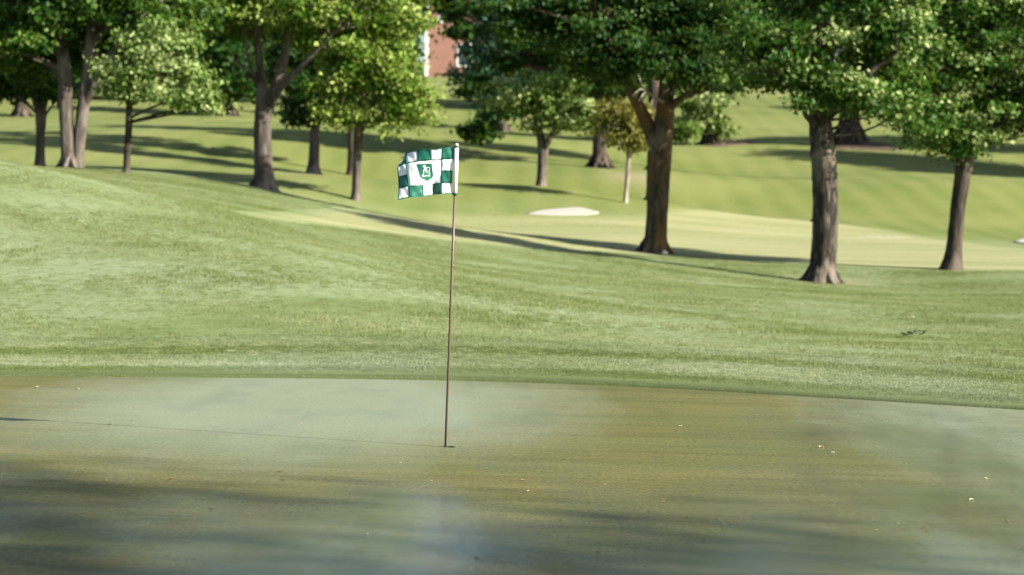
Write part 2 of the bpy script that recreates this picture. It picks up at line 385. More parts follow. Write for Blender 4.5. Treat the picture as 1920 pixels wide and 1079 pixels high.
# green: rings from the cup's rim outwards
NA = 360; ang = np.linspace(-PI, PI, NA, endpoint=False); RM = rim(ang)
fr = [0.0, 0.004, 0.012, 0.03, 0.07, 0.15, 0.3, 0.5, 0.7, 0.85, 0.94, 0.98, 1.0]
V = []
for f in fr:
    r = 0.054 + (RM-0.054)*f; V.append(np.stack([CUP[0]+r*np.cos(ang), CUP[1]+r*np.sin(ang), np.zeros(NA)], -1))
V = np.vstack(V); FF = []
for i in range(len(fr)-1):
    for j in range(NA): k = (j+1) % NA; FF.append((i*NA+j, (i+1)*NA+j, (i+1)*NA+k, i*NA+k))
tag(mesh_np('putting_green', V, np.array(FF), MAT['green']), kind='structure', label='smooth putting green with an added glossy coat and painted reflection haze')
# collar of slightly longer grass round the green, its inner edge a small step
offs = [(-0.03, -0.03), (-0.02, 0.003), (0.06, 0.02), (0.3, 0.02), (0.7, 0.012), (1.1, 0.006), (1.5, -0.03)]
V = []
for o, h in offs:
    r = RM+o; x = CUP[0]+r*np.cos(ang); y = CUP[1]+r*np.sin(ang); V.append(np.stack([x, y, np.maximum(ground(x, y), -0.02 if o < 0.1 else -1)*(0 if o < 0.06 else 1)+h], -1))
V = np.vstack(V); FF = []
for i in range(len(offs)-1):
    for j in range(NA): k = (j+1) % NA; FF.append((i*NA+j, (i+1)*NA+j, (i+1)*NA+k, i*NA+k))
t = NT('collar')
lipc = t.attr('lip'); cc = t.ramp(t.noise(t.coords((0.3, 3, 1)), 1.0, 5), [(0.3, (0.065, 0.10, 0.02)), (0.7, (0.105, 0.14, 0.034))])
cc = t.mix(lipc, cc, (0.055, 0.078, 0.018, 1)); t.l(cc, t.p.inputs['Base Color']); t.p.inputs['Roughness'].default_value = 0.9; t.bump(t.noise(t.coords(), 60, 3), 0.6, 0.02)
collar = mesh_np('collar', V, np.array(FF), t.m); attr(collar, 'lip', np.repeat([1.0, 1, 1, 0, 0, 0, 0], NA)); tag(collar, kind='structure', label='darker collar of longer grass ringing the putting green')
# cup
bm = bmesh.new()
ring = lambda r, z: [bm.verts.new((r*math.cos(a), r*math.sin(a), z)) for a in np.linspace(0, 2*PI, 32, endpoint=False)]
ra, rb = ring(0.0545, -0.004), ring(0.053, -0.12)
for i in range(32): bm.faces.new((ra[i], ra[(i+1) % 32], rb[(i+1) % 32], rb[i]))
bm.faces.new(rb)
cup = bm_obj('golf_cup', bm, MAT['cup']); cup.location = (CUP[0], CUP[1], 0)
tag(cup, 'round hole cut in the green at the foot of the flagstick', 'golf hole')

# bunkers and mulch lie on the lawn
def patch(name, pts, mat, lift, label, crown=0.0):
    poly = np.array([hit(*p)[:2] for p in pts]); c = poly.mean(0); poly = spline(np.vstack([poly, poly[:1]]), 6)[:-1]
    V = [(*c, gz(*c)+lift+crown)]; FF = []; n = len(poly); R = (0.3, 0.6, 0.85, 0.97, 1.0)
    for k, f in enumerate(R):
        q = c+(poly-c)*f; z = ground(q[:, 0], q[:, 1])+lift+crown*(1-f*f)-(0.12 if f == 1.0 else 0)
        V += [tuple(v) for v in np.column_stack([q, z])]
    for j in range(n): FF.append((0, 1+j, 1+(j+1) % n))
    for k in range(len(R)-1):
        for j in range(n): a, b = 1+k*n, 1+(k+1)*n; m = (j+1) % n; FF.append((a+j, b+j, b+m, a+m))
    return tag(mesh_np(name, V, FF, mat), label, kind='structure')
patch('sand_bunker', [(983,402),(1010,396),(1050,391.5),(1085,391),(1112,396),(1124,401),(1090,405),(1030,405.5)], MAT['sand'], 0.015, 'pale sand bunker mound on the lawn beyond the flag', 0.015)
patch('sand_bunker', [(1590,444.5),(1625,443),(1680,444),(1710,446.5),(1680,447.5),(1620,446)], MAT['sand'], 0.0, 'thin strip of bunker sand beyond the plated trunk')
patch('sand_bunker', [(1900,455),(1920,449),(1960,448),(1965,457),(1930,459)], MAT['sand'], 0.03, 'corner of a sand bunker at the frame edge')
patch('mulch_bed', [(1556,280),(1580,270),(1620,266),(1668,275),(1685,284),(1630,282)], MAT['mulch'], 0.03, 'brown mulch bed round the dark trunk on the hill', 0.04)
patch('mulch_bed', [(1290,271),(1330,264),(1390,263),(1420,268),(1385,273),(1320,274)], MAT['mulch'], 0.03, 'brown mulch bed under the drooping pale tree', 0.04)

# ---------------------------------------------------------------- grass tufts (one real tuft each, copied by geometry nodes)
def tuft(name, n, r, h, w, mat, seed):
    rr = np.random.default_rng(seed); V, FF = [], []
    for i in range(n):
        a, d = rr.uniform(0, 6.28), r*math.sqrt(rr.uniform()); x, y = d*math.cos(a), d*math.sin(a)
        b = rr.uniform(0, 6.28); ww = w*rr.uniform(0.7, 1.2); hh = h*rr.uniform(0.5, 1.1); lx, ly = rr.normal(0, 0.45, 2)*hh
        k = len(V); ux, uy = math.cos(b)*ww/2, math.sin(b)*ww/2
        V += [(x-ux, y-uy, -0.004), (x+ux, y+uy, -0.004), (x+ux*.7+lx*.4, y+uy*.7+ly*.4, hh*.6), (x-ux*.7+lx*.4, y-uy*.7+ly*.4, hh*.6), (x+lx, y+ly, hh)]
        FF += [(k, k+1, k+2, k+3), (k+3, k+2, k+4)]
    me = bpy.data.meshes.new(name); me.from_pydata([tuple(map(float, v)) for v in V], [], FF); me.materials.append(mat)
    return link(bpy.data.objects.new(name, me))
def scatter(name, src, pts, scl, label):
    me = bpy.data.meshes.new(name); me.from_pydata([tuple(map(float, p)) for p in pts], [], []); o = link(bpy.data.objects.new(name, me))
    a = me.attributes.new('size', 'FLOAT', 'POINT'); a.data.foreach_set('value', np.asarray(scl, np.float32))
    ng = bpy.data.node_groups.new(name, 'GeometryNodeTree')
    ng.interface.new_socket('Geometry', in_out='INPUT', socket_type='NodeSocketGeometry'); ng.interface.new_socket('Geometry', in_out='OUTPUT', socket_type='NodeSocketGeometry')
    N = ng.nodes.new; gi, go = N('NodeGroupInput'), N('NodeGroupOutput'); oi = N('GeometryNodeObjectInfo'); oi.inputs['Object'].default_value = src; oi.inputs['As Instance'].default_value = True
    ip = N('GeometryNodeInstanceOnPoints'); rv = N('FunctionNodeRandomValue'); rv.data_type = 'FLOAT_VECTOR'; rv.inputs[0].default_value = (-0.15, -0.15, 0); rv.inputs[1].default_value = (0.15, 0.15, 6.28)
    na = N('GeometryNodeInputNamedAttribute'); na.data_type = 'FLOAT'; na.inputs[0].default_value = 'size'
    L = ng.links.new; L(gi.outputs[0], ip.inputs['Points']); L(oi.outputs['Geometry'], ip.inputs['Instance']); L(rv.outputs[0], ip.inputs['Rotation']); L(na.outputs[0], ip.inputs['Scale']); L(ip.outputs[0], go.inputs[0])
    md = o.modifiers.new('scatter', 'NODES'); md.node_group = ng
    return tag(o, label, 'grass', kind='stuff')
def grass_points(n, y0, y1, keep):
    Y = np.sqrt(rng.uniform(y0*y0, y1*y1, n)); X = rng.uniform(-1, 1, n)*(Y*0.225+0.8)
    k = keep(X, Y); X, Y = X[k], Y[k]
    return np.column_stack([X, Y, ground(X, Y)]), X, Y
tf = tuft('grass_tuft', 26, 0.11, 0.038, 0.005, MAT['blade'], 3); q = hit(520, 560); tf.location = q
tag(tf, 'single tuft of lawn grass in the rough', 'grass', kind='stuff')
pts, X, Y = grass_points(110000, 24, 58, lambda x, y: (outside(x, y) > 3.9) & (signed(fair_poly, x, y) < -0.3))
clump = 0.75+0.35*np.sin(X*1.3+np.sin(Y*.9)*2)*np.sin(Y*1.1+X*.35)
scatter('rough_grass', tf, pts, rng.uniform(0.55, 1.15, len(pts))*clump, 'rough grass covering the mound behind the green')
tc = tuft('collar_tuft', 26, 0.09, 0.022, 0.005, MAT['collar_blade'], 5); tc.location = hit(600, 685)
tag(tc, 'single tuft of short collar grass', 'grass', kind='stuff')
def fringe(o): return (o < 1.15+0.08*np.sin(o*9)) | ((o > 2.5) & (o < 3.2))
pts, X, Y = grass_points(70000, 19, 30, lambda x, y: (outside(x, y) > 0.0) & (outside(x, y) < 4.1))
OO = outside(X, Y); pts[:, 2] = np.where(OO < 1.25, np.maximum(pts[:, 2], 0)+np.where(OO < 0.1, 0.004, 0.012), pts[:, 2])
dk = fringe(OO+rng.normal(0, .08, len(OO))); szs = rng.uniform(0.6, 1.1, len(pts))*np.where(OO < 1.2, 0.6, 0.8)
scatter('collar_grass', tc, pts[~dk], szs[~dk], 'pale mown band of grass behind the collar of the green')
tg = tuft('fringe_tuft', 26, 0.09, 0.022, 0.005, MAT['fringe_blade'], 6); tg.location = hit(760, 700)
tag(tg, 'single tuft of dark collar grass', 'grass', kind='stuff')
scatter('fringe_grass', tg, pts[dk], szs[dk], 'darker short grass of the collar along the rim of the green')

# ---------------------------------------------------------------- trees
def leaves(centers, size, n_per, spread, rr, out_from, droop=0.0):
    """kite leaves in flat sprays round the given points"""
    n = len(centers)*n_per
    c = np.repeat(centers, n_per, 0); tint = np.clip(np.repeat(rr.uniform(0.0, 0.8, len(centers)), n_per)+rr.normal(0, 0.22, n), 0, 1)
    off = rr.normal(0, 1, (n, 3))*np.array([spread, spread, spread*0.42]); off[:, 2] -= droop*np.abs(rr.normal(0, spread, n))
    p = c+off
    nrm = (p-out_from); nrm /= np.linalg.norm(nrm, axis=1)[:, None]+1e-6
    nrm = nrm*0.6+np.array([0, 0, 0.28])+rr.normal(0, 0.55, (n, 3)); nrm /= np.linalg.norm(nrm, axis=1)[:, None]+1e-6
    a = np.cross(nrm, rr.normal(0, 1, (n, 3))); a /= np.linalg.norm(a, axis=1)[:, None]+1e-6; b = np.cross(nrm, a)
    s = size*rr.uniform(0.65, 1.3, n)[:, None]
    v = np.stack([p-a*s*0.6, p+b*s*0.38-a*s*0.05+nrm*s*0.1, p+a*s*0.6, p-b*s*0.38-a*s*0.05+nrm*s*0.1], 1).reshape(-1, 3)
    return v, np.arange(n*4).reshape(n, 4), np.repeat(tint, 4)
def tree(name, label, Y, base, trunk, limbs, blobs, leaf, bark, size=0.15, dens=1.0, spread=0.23, per=110, droop=0.0, flare=0.55, group='trees on the golf course', sides=18, seed=1, twigs=0.3):
    """trunk/limbs: rows of photo (px, py, width px[, metres nearer]); blobs: (px, py, rx, ry[, depth offset m])"""
    rr = np.random.default_rng(seed); m = Y/F
    if base is None: base = trunk[0][:2]
    g = ground_at(trunk[0][0], trunk[0][1], Y)
    if abs(trunk[0][1]-base[1]) < 1e-6 and False: pass
    root = empty(name, tuple(g), label, 'tree', group)
    def conv(rows):
        out = []
        for r in rows:
            q = at(r[0], r[1], Y-(r[3] if len(r) > 3 else 0)); out.append((*(q-g), r[2]*m/2))
        return np.array(out)
    tp = conv(trunk); tp[0, 2] = -0.12; tp[0, :2] = 0
    tp = spline(tp, 6)
    v, f = tube(tp, sides, 0.07, flare, seed); mesh_np('trunk', v, f, bark, root)
    r_b = trunk[1][2]*m/2
    if flare > 0.27 and r_b > 0.2:
        for k in range(6):
            a = k*1.05+rr.uniform(-.3, .3); q = [(math.cos(a)*r_b*f_+tp[0, 0], math.sin(a)*r_b*f_, 0) for f_ in (0.45, 1.0, 1.35, 1.9)]
            rt_ = [(x, y, gz(g[0]+x, g[1]+y)-g[2]+h_, rd) for (x, y, _), h_, rd in zip(q, (r_b*1.5, r_b*.6, r_b*.18, -.04), (r_b*.34, r_b*.32, r_b*.24, r_b*.12))]
            v, f = tube(spline(rt_, 4), 8, .12, 0, seed+70+k); mesh_np('root', v, f, bark, root)
    anchors = [tp[len(tp)//2:, :3]]
    for k, lb in enumerate(limbs):
        lp_ = spline(conv(lb), 6); v, f = tube(lp_, max(8, sides//2), 0.07, 0, seed+k+1); mesh_np('limb', v, f, bark, root); anchors.append(lp_[2:, :3])
    anchors = np.vstack(anchors)
    Vs, Fs, Ts, off, tw = [], [], [], 0, []
    for bl in blobs:
        px, py, rx, ry = bl[:4]; c = at(px, py, Y-(bl[4] if len(bl) > 4 else 0))-g; rx, ry = rx*m, ry*m; rz = (rx*ry)**0.5*0.8+rx*0.2
        area = 4*PI*((rx*ry)**1.6/3+(rx*rz)**1.6/3+(ry*rz)**1.6/3)**(1/1.6)
        nl = area/(size*size*0.46)*1.75*dens; nc = max(6, int(nl/per))
        d = rr.normal(0, 1, (nc, 3)); d /= np.linalg.norm(d, axis=1)[:, None]
        lump = 1+0.16*np.sin(d[:, 0]*5+seed)*np.sin(d[:, 2]*6+seed*2)+0.12*np.sin(d[:, 1]*7+d[:, 0]*4)
        rad = (rr.uniform(0.25, 1.0, nc)**0.5)*lump
        cs = c+d*rad[:, None]*np.array([rx, rz, ry])
        v, f, t = leaves(cs, size, per, spread, rr, c, droop)
        Vs.append(v); Fs.append(f+off); Ts.append(t); off += len(v)
        for q in cs[rr.uniform(size=nc) < twigs]:
            w = np.linalg.norm(anchors-q, axis=1)+np.maximum(0, anchors[:, 2]-q[2]+0.4)*3; a = anchors[w.argmin()]
            mid = a*0.5+q*0.5+rr.normal(0, 0.12, 3)+np.array([0, 0, 0.1])
            tw.append(tube(spline([(*a, 0.035*(1+m*3)), (*mid, 0.024), (*q, 0.008)], 3), 4))
    o = mesh_np('crown', np.vstack(Vs), np.vstack(Fs), leaf, root, smooth=False); attr(o, 'tint', np.concatenate(Ts))
    if tw: tag(mesh_np('branches', *join(tw), bark, root), kind='stuff')
    return root

# the near trees
tree('maple_tree', 'dark broad tree with an orange mossy forked trunk beyond the flag', 56, None,
  [(1228,479,56),(1230,455,43),(1233,400,40),(1237,330,40),(1241,270,41),(1246,225,38),(1249,170,30),(1258,60,22),(1262,-80,10)],
  [[(1231,272,30),(1206,215,24),(1183,170,20,.3),(1160,110,15,.8),(1120,40,12,1.2)], [(1250,205,22),(1290,178,11,.5),(1335,165,8,1),(1375,150,5,1.2)], [(1250,150,22),(1300,80,14,-.4),(1360,10,8,-.6)]],
  [(1235,10,150,150),(1120,80,110,85,.6),(1340,90,95,85,.8),(1180,-80,160,120,-.5),(1310,-90,130,120,.3),(1060,20,75,75,.2),(1255,108,85,48,1.6),(1400,130,45,45,.6),(960,20,60,55,.2)],
  LEAF['dark'], BARK['rust'], size=0.115, dens=0.85, seed=3, flare=0.28)
tree('maple_tree', 'leafy tree with a flaring plated trunk standing nearest the green', 50, None,
  [(1541,531,66),(1543,505,50),(1547,450,47),(1549,380,47),(1546,310,48),(1541,250,46),(1538,205,40),(1545,140,28),(1555,40,18),(1560,-60,8)],
  [[(1538,225,30),(1520,190,18,.4),(1490,140,14,.8),(1450,80,9,1)], [(1545,220,30),(1580,178,18,.4),(1625,140,12,.8),(1680,100,7,1)], [(1526,235,8),(1510,218,8,.4),(1506,205,6,.5)], [(1544,150,22),(1500,60,13,-.3),(1450,0,8,-.5)]],
  [(1550,60,170,100),(1430,100,105,65,.6),(1490,165,65,40,.8),(1640,150,95,60,.8),(1560,-40,150,70),(1690,60,70,80,.6),(1580,160,45,40,1.2),(1700,215,45,40,.5)],
  LEAF['mid'], BARK['plate'], size=0.105, dens=0.70, seed=4, flare=0.8)
tree('maple_tree', 'leaning forked tree with a bright low crown beside the fairway', 54, None,
  [(1783,507,46),(1788,470,31),(1795,400,28),(1803,340,30),(1808,310,32),(1816,280,26),(1828,240,18),(1840,160,13),(1846,60,9)],
  [[(1804,322,20),(1797,290,17,.2),(1788,255,13,.3),(1770,200,9,.4)], [(1812,300,20),(1836,270,15,.2),(1858,250,10,.4),(1885,220,6,.6)]],
  [(1800,100,140,115),(1760,220,85,70,.6),(1880,210,80,60,.6),(1930,80,110,120),(1820,-30,140,80),(1800,265,35,35,.8),(1710,120,70,90,.2),(1960,200,70,70,.1)],
  LEAF['mid'], BARK['dark'], size=0.105, dens=0.70, seed=5, flare=0.4)
tree('old_tree', 'old double trunked tree with two grey stems parting from one base', 60, None,
  [(130,333,40),(130,315,31),(127,270,28),(123,200,27),(122,150,27),(117,100,24),(108,40,22),(100,-60,12)],
  [[(148,333,30),(146,300,24),(151,240,24),(158,180,24),(165,120,21),(171,60,22),(177,0,20),(185,-120,10)], [(158,200,16),(180,150,14,.2),(196,115,11,.3),(240,60,8,.6)], [(170,85,16),(205,50,11,.3),(240,25,8,.6),(300,5,5,.9)], [(118,120,14),(108,85,10),(95,40,8),(92,-20,6)]],
  [(130,-60,170,110,-.6),(20,40,100,120,-.8),(250,10,120,70,-1),(60,120,70,45,-.6),(140,80,70,60,-1.6),(350,20,80,55,-.4),(215,95,45,30,-1),(190,-90,160,70,1),(40,70,60,45,.9),(255,30,70,35,.9),(95,20,45,40,.9),(150,10,25,30,1)],
  LEAF['deep'], BARK['grey'], size=0.125, dens=0.85, seed=6, flare=0.3)
tree('small_tree', 'slim tree with upswept forks beside the double trunk', 64, None,
  [(75,312,26),(75,290,18),(76,250,17),(77,215,20),(76,190,14),(74,150,9),(72,90,6)],
  [[(76,225,11),(66,195,10,.1),(57,160,8,.2),(45,120,5,.2)], [(78,218,11),(86,190,9,.1),(97,160,7,.2),(105,120,4,.2)], [(70,215,4),(45,190,4,.3),(20,170,3,.5)], [(85,215,6),(95,203,4,.2),(105,190,3,.3)]],
  [(60,140,65,40),(30,170,35,25,.3),(75,90,75,60),(100,165,25,22,.3),(15,110,50,60)],
  LEAF['dark'], BARK['grey'], size=0.14, dens=0.7, seed=7, flare=0.35)
tree('young_tree', 'young tree with a thin straight stem and a pale spreading crown', 57, None,
  [(237,336,26),(237,320,15),(239,280,13),(242,230,13),(243,180,11),(246,110,7)],
  [[(243,190,7),(280,160,5,.3),(330,140,3,.5)], [(242,195,6),(215,170,4,.2),(195,160,3,.3)]],
  [(275,140,95,60),(345,160,55,50,.3),(225,155,45,42,.2),(300,85,70,45),(380,185,28,22,.2)],
  LEAF['pale'], BARK['dark'], size=0.11, dens=0.66, seed=8, flare=0.35)
tree('ash_tree', 'tall lime crowned tree whose pale trunk splits into spreading limbs', 62, None,
  [(496,358,54),(495,335,40),(493,290,34),(492,240,31),(494,195,30),(490,150,18),(484,90,14),(478,20,10),(470,-80,6)],
  [[(497,215,26),(515,170,22,.2),(533,110,18,.3),(545,50,15,.4),(560,-40,8,.4)], [(500,205,20),(530,160,14,.6),(565,125,11,.8),(600,85,9,1),(640,50,6,1.2)], [(486,165,10),(470,125,8,.3),(460,70,6,.4),(456,20,5,.4)], [(478,150,8),(455,130,6,.3),(440,115,5,.5)]],
  [(560,-50,200,90),(480,0,110,55,-.9),(640,30,90,70,-.3),(420,0,90,60,-.2),(600,70,60,50,-1.2),(720,-20,90,90,.2),(470,-110,180,70),(440,60,50,35,-1),(455,10,80,40,.9),(560,15,80,35,1.1),(630,60,55,45,1.3)],
  LEAF['lime'], BARK['grey'], size=0.125, dens=0.68, seed=9, flare=0.4)
tree('maple_tree', 'shady tree with a short pale trunk behind the lime crowned tree', 80, None,
  [(588,328,34),(588,310,22),(590,270,19),(591,245,18),(593,200,14),(596,120,8)],
  [[(590,240,9),(560,205,7,.3),(540,185,5,.5)], [(592,235,9),(620,200,6,.3)]],
  [(580,180,75,55),(550,130,60,50),(620,140,60,55),(590,80,75,50),(590,0,110,90,-1),(610,-110,110,80)],
  LEAF['dark'], BARK['grey'], size=0.16, dens=0.9, seed=10, flare=0.5)
tree('ash_tree', 'slender tree with a drooping yellow green crown in front of a dark stem', 69, None,
  [(667,375,20),(668,350,16),(670,300,16),(673,250,17),(677,200,12),(684,120,8),(690,20,6)],
  [[(674,235,8),(700,190,6,.2),(740,150,4,.4)], [(676,210,7),(650,170,5,.2),(630,130,4,.3)]],
  [(700,130,95,90),(640,170,50,50,.4),(760,190,50,55,.3),(710,40,85,80),(660,70,60,70,.1),(690,215,50,28,.4),(755,120,38,60)],
  LEAF['lime'], BARK['grey'], size=0.125, dens=0.72, seed=11, flare=0.35, droop=0.8)
tree('dark_tree', 'dark stemmed tree half hidden behind the slender yellow green tree', 84, None,
  [(659,332,22),(659,310,16),(660,260,15),(661,220,14),(662,150,10)], [],
  [(640,170,70,50),(690,140,70,60),(650,70,100,80),(640,-60,130,110)], LEAF['dark'], BARK['dark'], size=0.17, dens=0.8, seed=12, flare=0.3)
tree('crab_apple_tree', 'small tree with silvery pale crown and forked grey trunk right of the flag', 76, None,
  [(1014,354,26),(1015,335,18),(1017,300,18),(1018,275,20),(1012,250,15),(1005,225,10),(1000,190,6)],
  [[(1018,285,13),(1028,265,11,.2),(1036,248,9,.3),(1050,220,6,.4)], [(1014,262,8),(1004,248,7,.2),(996,240,5,.2)]],
  [(1010,205,70,45),(1060,210,45,38,.3),(960,180,50,35,.2),(1020,160,70,35),(1085,225,28,20,.3)],
  LEAF['pale'], BARK['grey'], size=0.14, dens=0.8, seed=13, flare=0.2)
tree('oak_tree', 'large dark tree with a stout flared trunk behind the silvery tree', 90, None,
  [(1125,336,46),(1124,318,34),(1124,290,27),(1125,250,24),(1126,200,20),(1120,100,14)],
  [[(1124,240,14),(1090,190,10,.4),(1040,150,7,.6)], [(1126,230,14),(1170,180,10,.4),(1210,150,7,.6)]],
  [(1100,130,110,70),(1000,90,110,80),(930,180,60,60,.5),(1180,120,80,70),(1060,20,130,90),(900,240,40,25,.5),(1120,-80,180,120),(1000,-150,150,90),(880,15,42,32,1),(838,4,28,17,1),(868,60,22,14,1)],
  LEAF['dark'], BARK['dark'], size=0.2, dens=0.8, seed=14, flare=0.45)
tree('sapling', 'olive yellow sapling on a thin leaning pale stem', 72, None,
  [(1172,381,11),(1174,360,8.5),(1177,320,8.5),(1180,280,8.5),(1182,255,7),(1186,220,5)], [[(1181,272,4),(1190,262,3,.1),(1200,262,2.5,.2)]],
  [(1160,235,48,42),(1195,265,25,25,.2),(1140,215,35,28),(1185,215,35,30)],
  LEAF['olive'], BARK['pale'], size=0.11, dens=0.75, per=40, spread=0.16, seed=15, flare=0.1, sides=10)
tree('weeping_tree', 'drooping pale leaved tree on a mulch bed up the hill', 112, None,
  [(1332,274,36),(1330,258,28),(1325,220,24),(1320,180,18),(1318,120,12)], [],
  [(1300,205,38,38,.8),(1352,215,25,40,.8),(1325,150,70,55),(1280,235,20,25,1),(1310,60,110,80)],
  LEAF['pale'], BARK['dark'], size=0.2, dens=0.7, droop=1.0, seed=16, flare=0.4)
tree('oak_tree', 'stout trunked tree rising from a mulch bed behind the plated trunk', 112, None,
  [(1593,275,66),(1592,262,50),(1592,240,42),(1594,200,36),(1598,120,24),(1600,20,14)], [[(1594,200,20),(1540,150,14),(1480,110,8)], [(1596,190,20),(1660,140,14),(1720,100,8)]],
  [(1600,110,110,75),(1500,90,90,70),(1700,100,90,80),(1600,10,140,80)],
  LEAF['mid'], BARK['dark'], size=0.24, dens=0.8, seed=17, flare=0.4)

# trees filling the slope behind, near ones first
def back_tree(px, Y, w, leaf, top, bot, rx, label, seed, base_py=None, name='hill_tree', dens=0.8):
    p = at(px, 0, Y); z = gz(p[0], p[1]); py = 410+(px-960)*math.tan(ROLL)-(z-1.6)*F/Y
    cy, ry = (top+bot)/2, (bot-top)/2; k = np.random.default_rng(seed)
    bl = [(px, cy, rx*0.8, ry*0.85)]+[(px+k.uniform(-.55, .55)*rx, cy+k.uniform(-.5, .5)*ry, rx*k.uniform(.45, .6), ry*k.uniform(.4, .55), k.uniform(-1, 1.5)) for _ in range(4)]
    return tree(name, label, Y, None, [(px, py+1, w*1.2), (px, py-(py-bot)*.5-3, w), (px+k.uniform(-4, 4), min(bot, py-8), w*.85), (px+k.uniform(-8, 8), cy, w*.5)], [], bl,
                LEAF[leaf], BARK['dark'], size=0.0017*Y+0.03, dens=dens, spread=0.0042*Y, per=60, flare=0.3, group='trees on the hill behind the course', sides=9, seed=seed, twigs=0.12)
BACK = [
 (-50,128,24,'dark',-100,205,95,'dark hill tree at the left frame edge'),
 (40,112,26,'dark',-90,200,95,'dark tree standing behind the slim forked tree'),
 (150,134,22,'dark',-90,196,85,'dark hill tree behind the double trunk'),
 (250,136,20,'mid',-90,195,80,'green hill tree behind the young tree'),
 (345,132,20,'dark',-80,200,80,'dark hill tree up the slope right of the young tree'),
 (432,118,22,'dark',-60,210,72,'very dark rounded tree between the young tree and lime crowned tree'),
 (545,134,20,'dark',-80,205,80,'dark hill tree behind the lime crowned tree'),
 (640,140,20,'mid',-90,205,75,'green hill tree behind the slender yellow green tree'),
 (725,142,20,'dark',-90,200,55,'dark hill tree beside the lawn below the brick house'),
 (938,118,26,'blue',-80,240,68,'blue green tree beside the brick house'),
 (1050,135,22,'dark',-100,235,90,'dark hill tree behind the silvery tree'),
 (1190,140,22,'dark',-100,225,90,'dark hill tree behind the orange mossy trunk'),
 (1310,180,20,'mid',-90,178,80,'hilltop tree above the drooping pale tree'),
 (1405,190,20,'dark',-70,176,85,'dark hilltop tree seen over the open hill lawn'),
 (1500,200,18,'lime',-60,172,80,'yellowish hilltop tree behind the plated trunk crown'),
 (1640,190,20,'dark',-70,180,95,'dark hilltop tree behind the stout mulched tree'),
 (1760,185,20,'dark',-80,190,95,'dark hilltop tree behind the leaning forked tree'),
 (1915,140,28,'mid',-70,215,90,'green tree on the slope at the right frame edge'),
 (850,235,20,'dark',-120,40,90,'dark tree rising behind the brick house'),
 (2010,114,30,'dark',-90,205,85,'dark tree on the slope hugging the right frame edge'),
 (2210,107,30,'dark',-150,180,160,'big dark tree higher on the slope just beyond the right frame edge'),
 (2130,100,30,'dark',-100,180,150,'big tree lower on the slope just beyond the right frame edge'),
 (2330,96,30,'dark',-90,180,150,'big tree on the slope further beyond the right frame edge'),
]
for i, (px, Y, w, lf, tp_, bt, rx, lab) in enumerate(BACK): back_tree(px, Y, w, lf, tp_, bt, rx, lab, 40+i)

for i, (px, Y, w, cx, lab) in enumerate([(1228,74,26,1250,'tall tree standing straight behind the orange mossy trunk'),(1541,76,26,1560,'tall tree standing straight behind the plated trunk'),
     (1545,94,26,1500,'tall tree further up the slope behind the plated trunk'),(1230,92,26,1200,'tall tree further up the slope behind the orange mossy trunk')]):
    back_tree(px, Y, w, 'dark', -230 if px < 1300 else -115, 60, 165, lab, 90+i, name='tall_tree', dens=0.75)
def added_shade_tree(x, y, k, seed, label):  # out-of-view tree, put in to darken the front of the green
    rr = np.random.default_rng(seed); root = empty('added_shade_tree', (x, y, 0), label, 'tree')
    v, f = tube(spline(np.array([(0,0,-.05,.18),(0,.05,1,.14),(.1,0,2.6,.12),(.2,.1,4.5,.09),(.1,0,7,.03)])*k, 6), 14, .07, .4, seed); mesh_np('trunk', v, f, BARK['grey'], root)
    Vs, Fs, Ts, off, tw = [], [], [], 0, []
    for c, r in (((0,0,5.2),1.9),((-1.5,.4,4.4),1.2),((1.3,-.5,4.8),1.3),((.2,.8,7),1.4),((-.6,-1.2,6),1.3)):
        d = rr.normal(0, 1, (70, 3)); d /= np.linalg.norm(d, axis=1)[:, None]; cs = (np.array(c)+d*r*rr.uniform(.1, 1.1, (70, 1))**.6)*k
        v, f, t_ = leaves(cs, .15*k**.5, 70, .26*k, rr, np.array(c)*k); Vs.append(v); Fs.append(f+off); Ts.append(t_); off += len(v)
        for q in cs[::6]: tw.append(tube(spline([(.1*k, 0, min(3.2*k, q[2]-.5*k), .04*k), (*(q*.5+np.array([0, 0, 1.8*k])), .025*k), (*q, .01)], 4), 5))
    o = mesh_np('crown', np.vstack(Vs), np.vstack(Fs), LEAF['mid'], root, smooth=False); attr(o, 'tint', np.concatenate(Ts))
    tag(mesh_np('branches', *join(tw), BARK['grey'], root), kind='stuff')
added_shade_tree(28.0, -5.2, 3.0, 71, 'unseen tall leafy tree added at the right to darken the front of the green')

# dead twigs on the mossy trunk
def dead_branch():
    Y = 55.6; g = ground_at(1228, 479, 56); parts = []
    rows = [[(1243,192,6),(1225,181,5,.2),(1208,168,4,.3),(1200,150,2.5,.4),(1196,140,1.5,.4)], [(1210,170,3,.3),(1200,168,2,.4),(1192,176,1.2,.4)], [(1212,171,3,.3),(1205,178,2,.4),(1198,190,1,.4)], [(1225,181,3,.2),(1222,195,2,.3),(1224,205,1,.3)], [(1206,166,2.4,.3),(1196,170,1.6,.4),(1186,180,1,.4)]]
    for r in rows:
        pp = [(*(at(q[0], q[1], Y-(q[3]*4.5 if len(q) > 3 else 0))-g), q[2]*Y/F/1.6) for q in r]; parts.append(tube(spline(pp, 4), 6))
    return join(parts)
mossy = [o for o in bpy.data.objects if o.get('label', '').startswith('dark broad tree')][0]
mesh_np('dead_branch', *dead_branch(), BARK['pale'], mossy)['label'] = 'bare grey dead branch below the leaves'

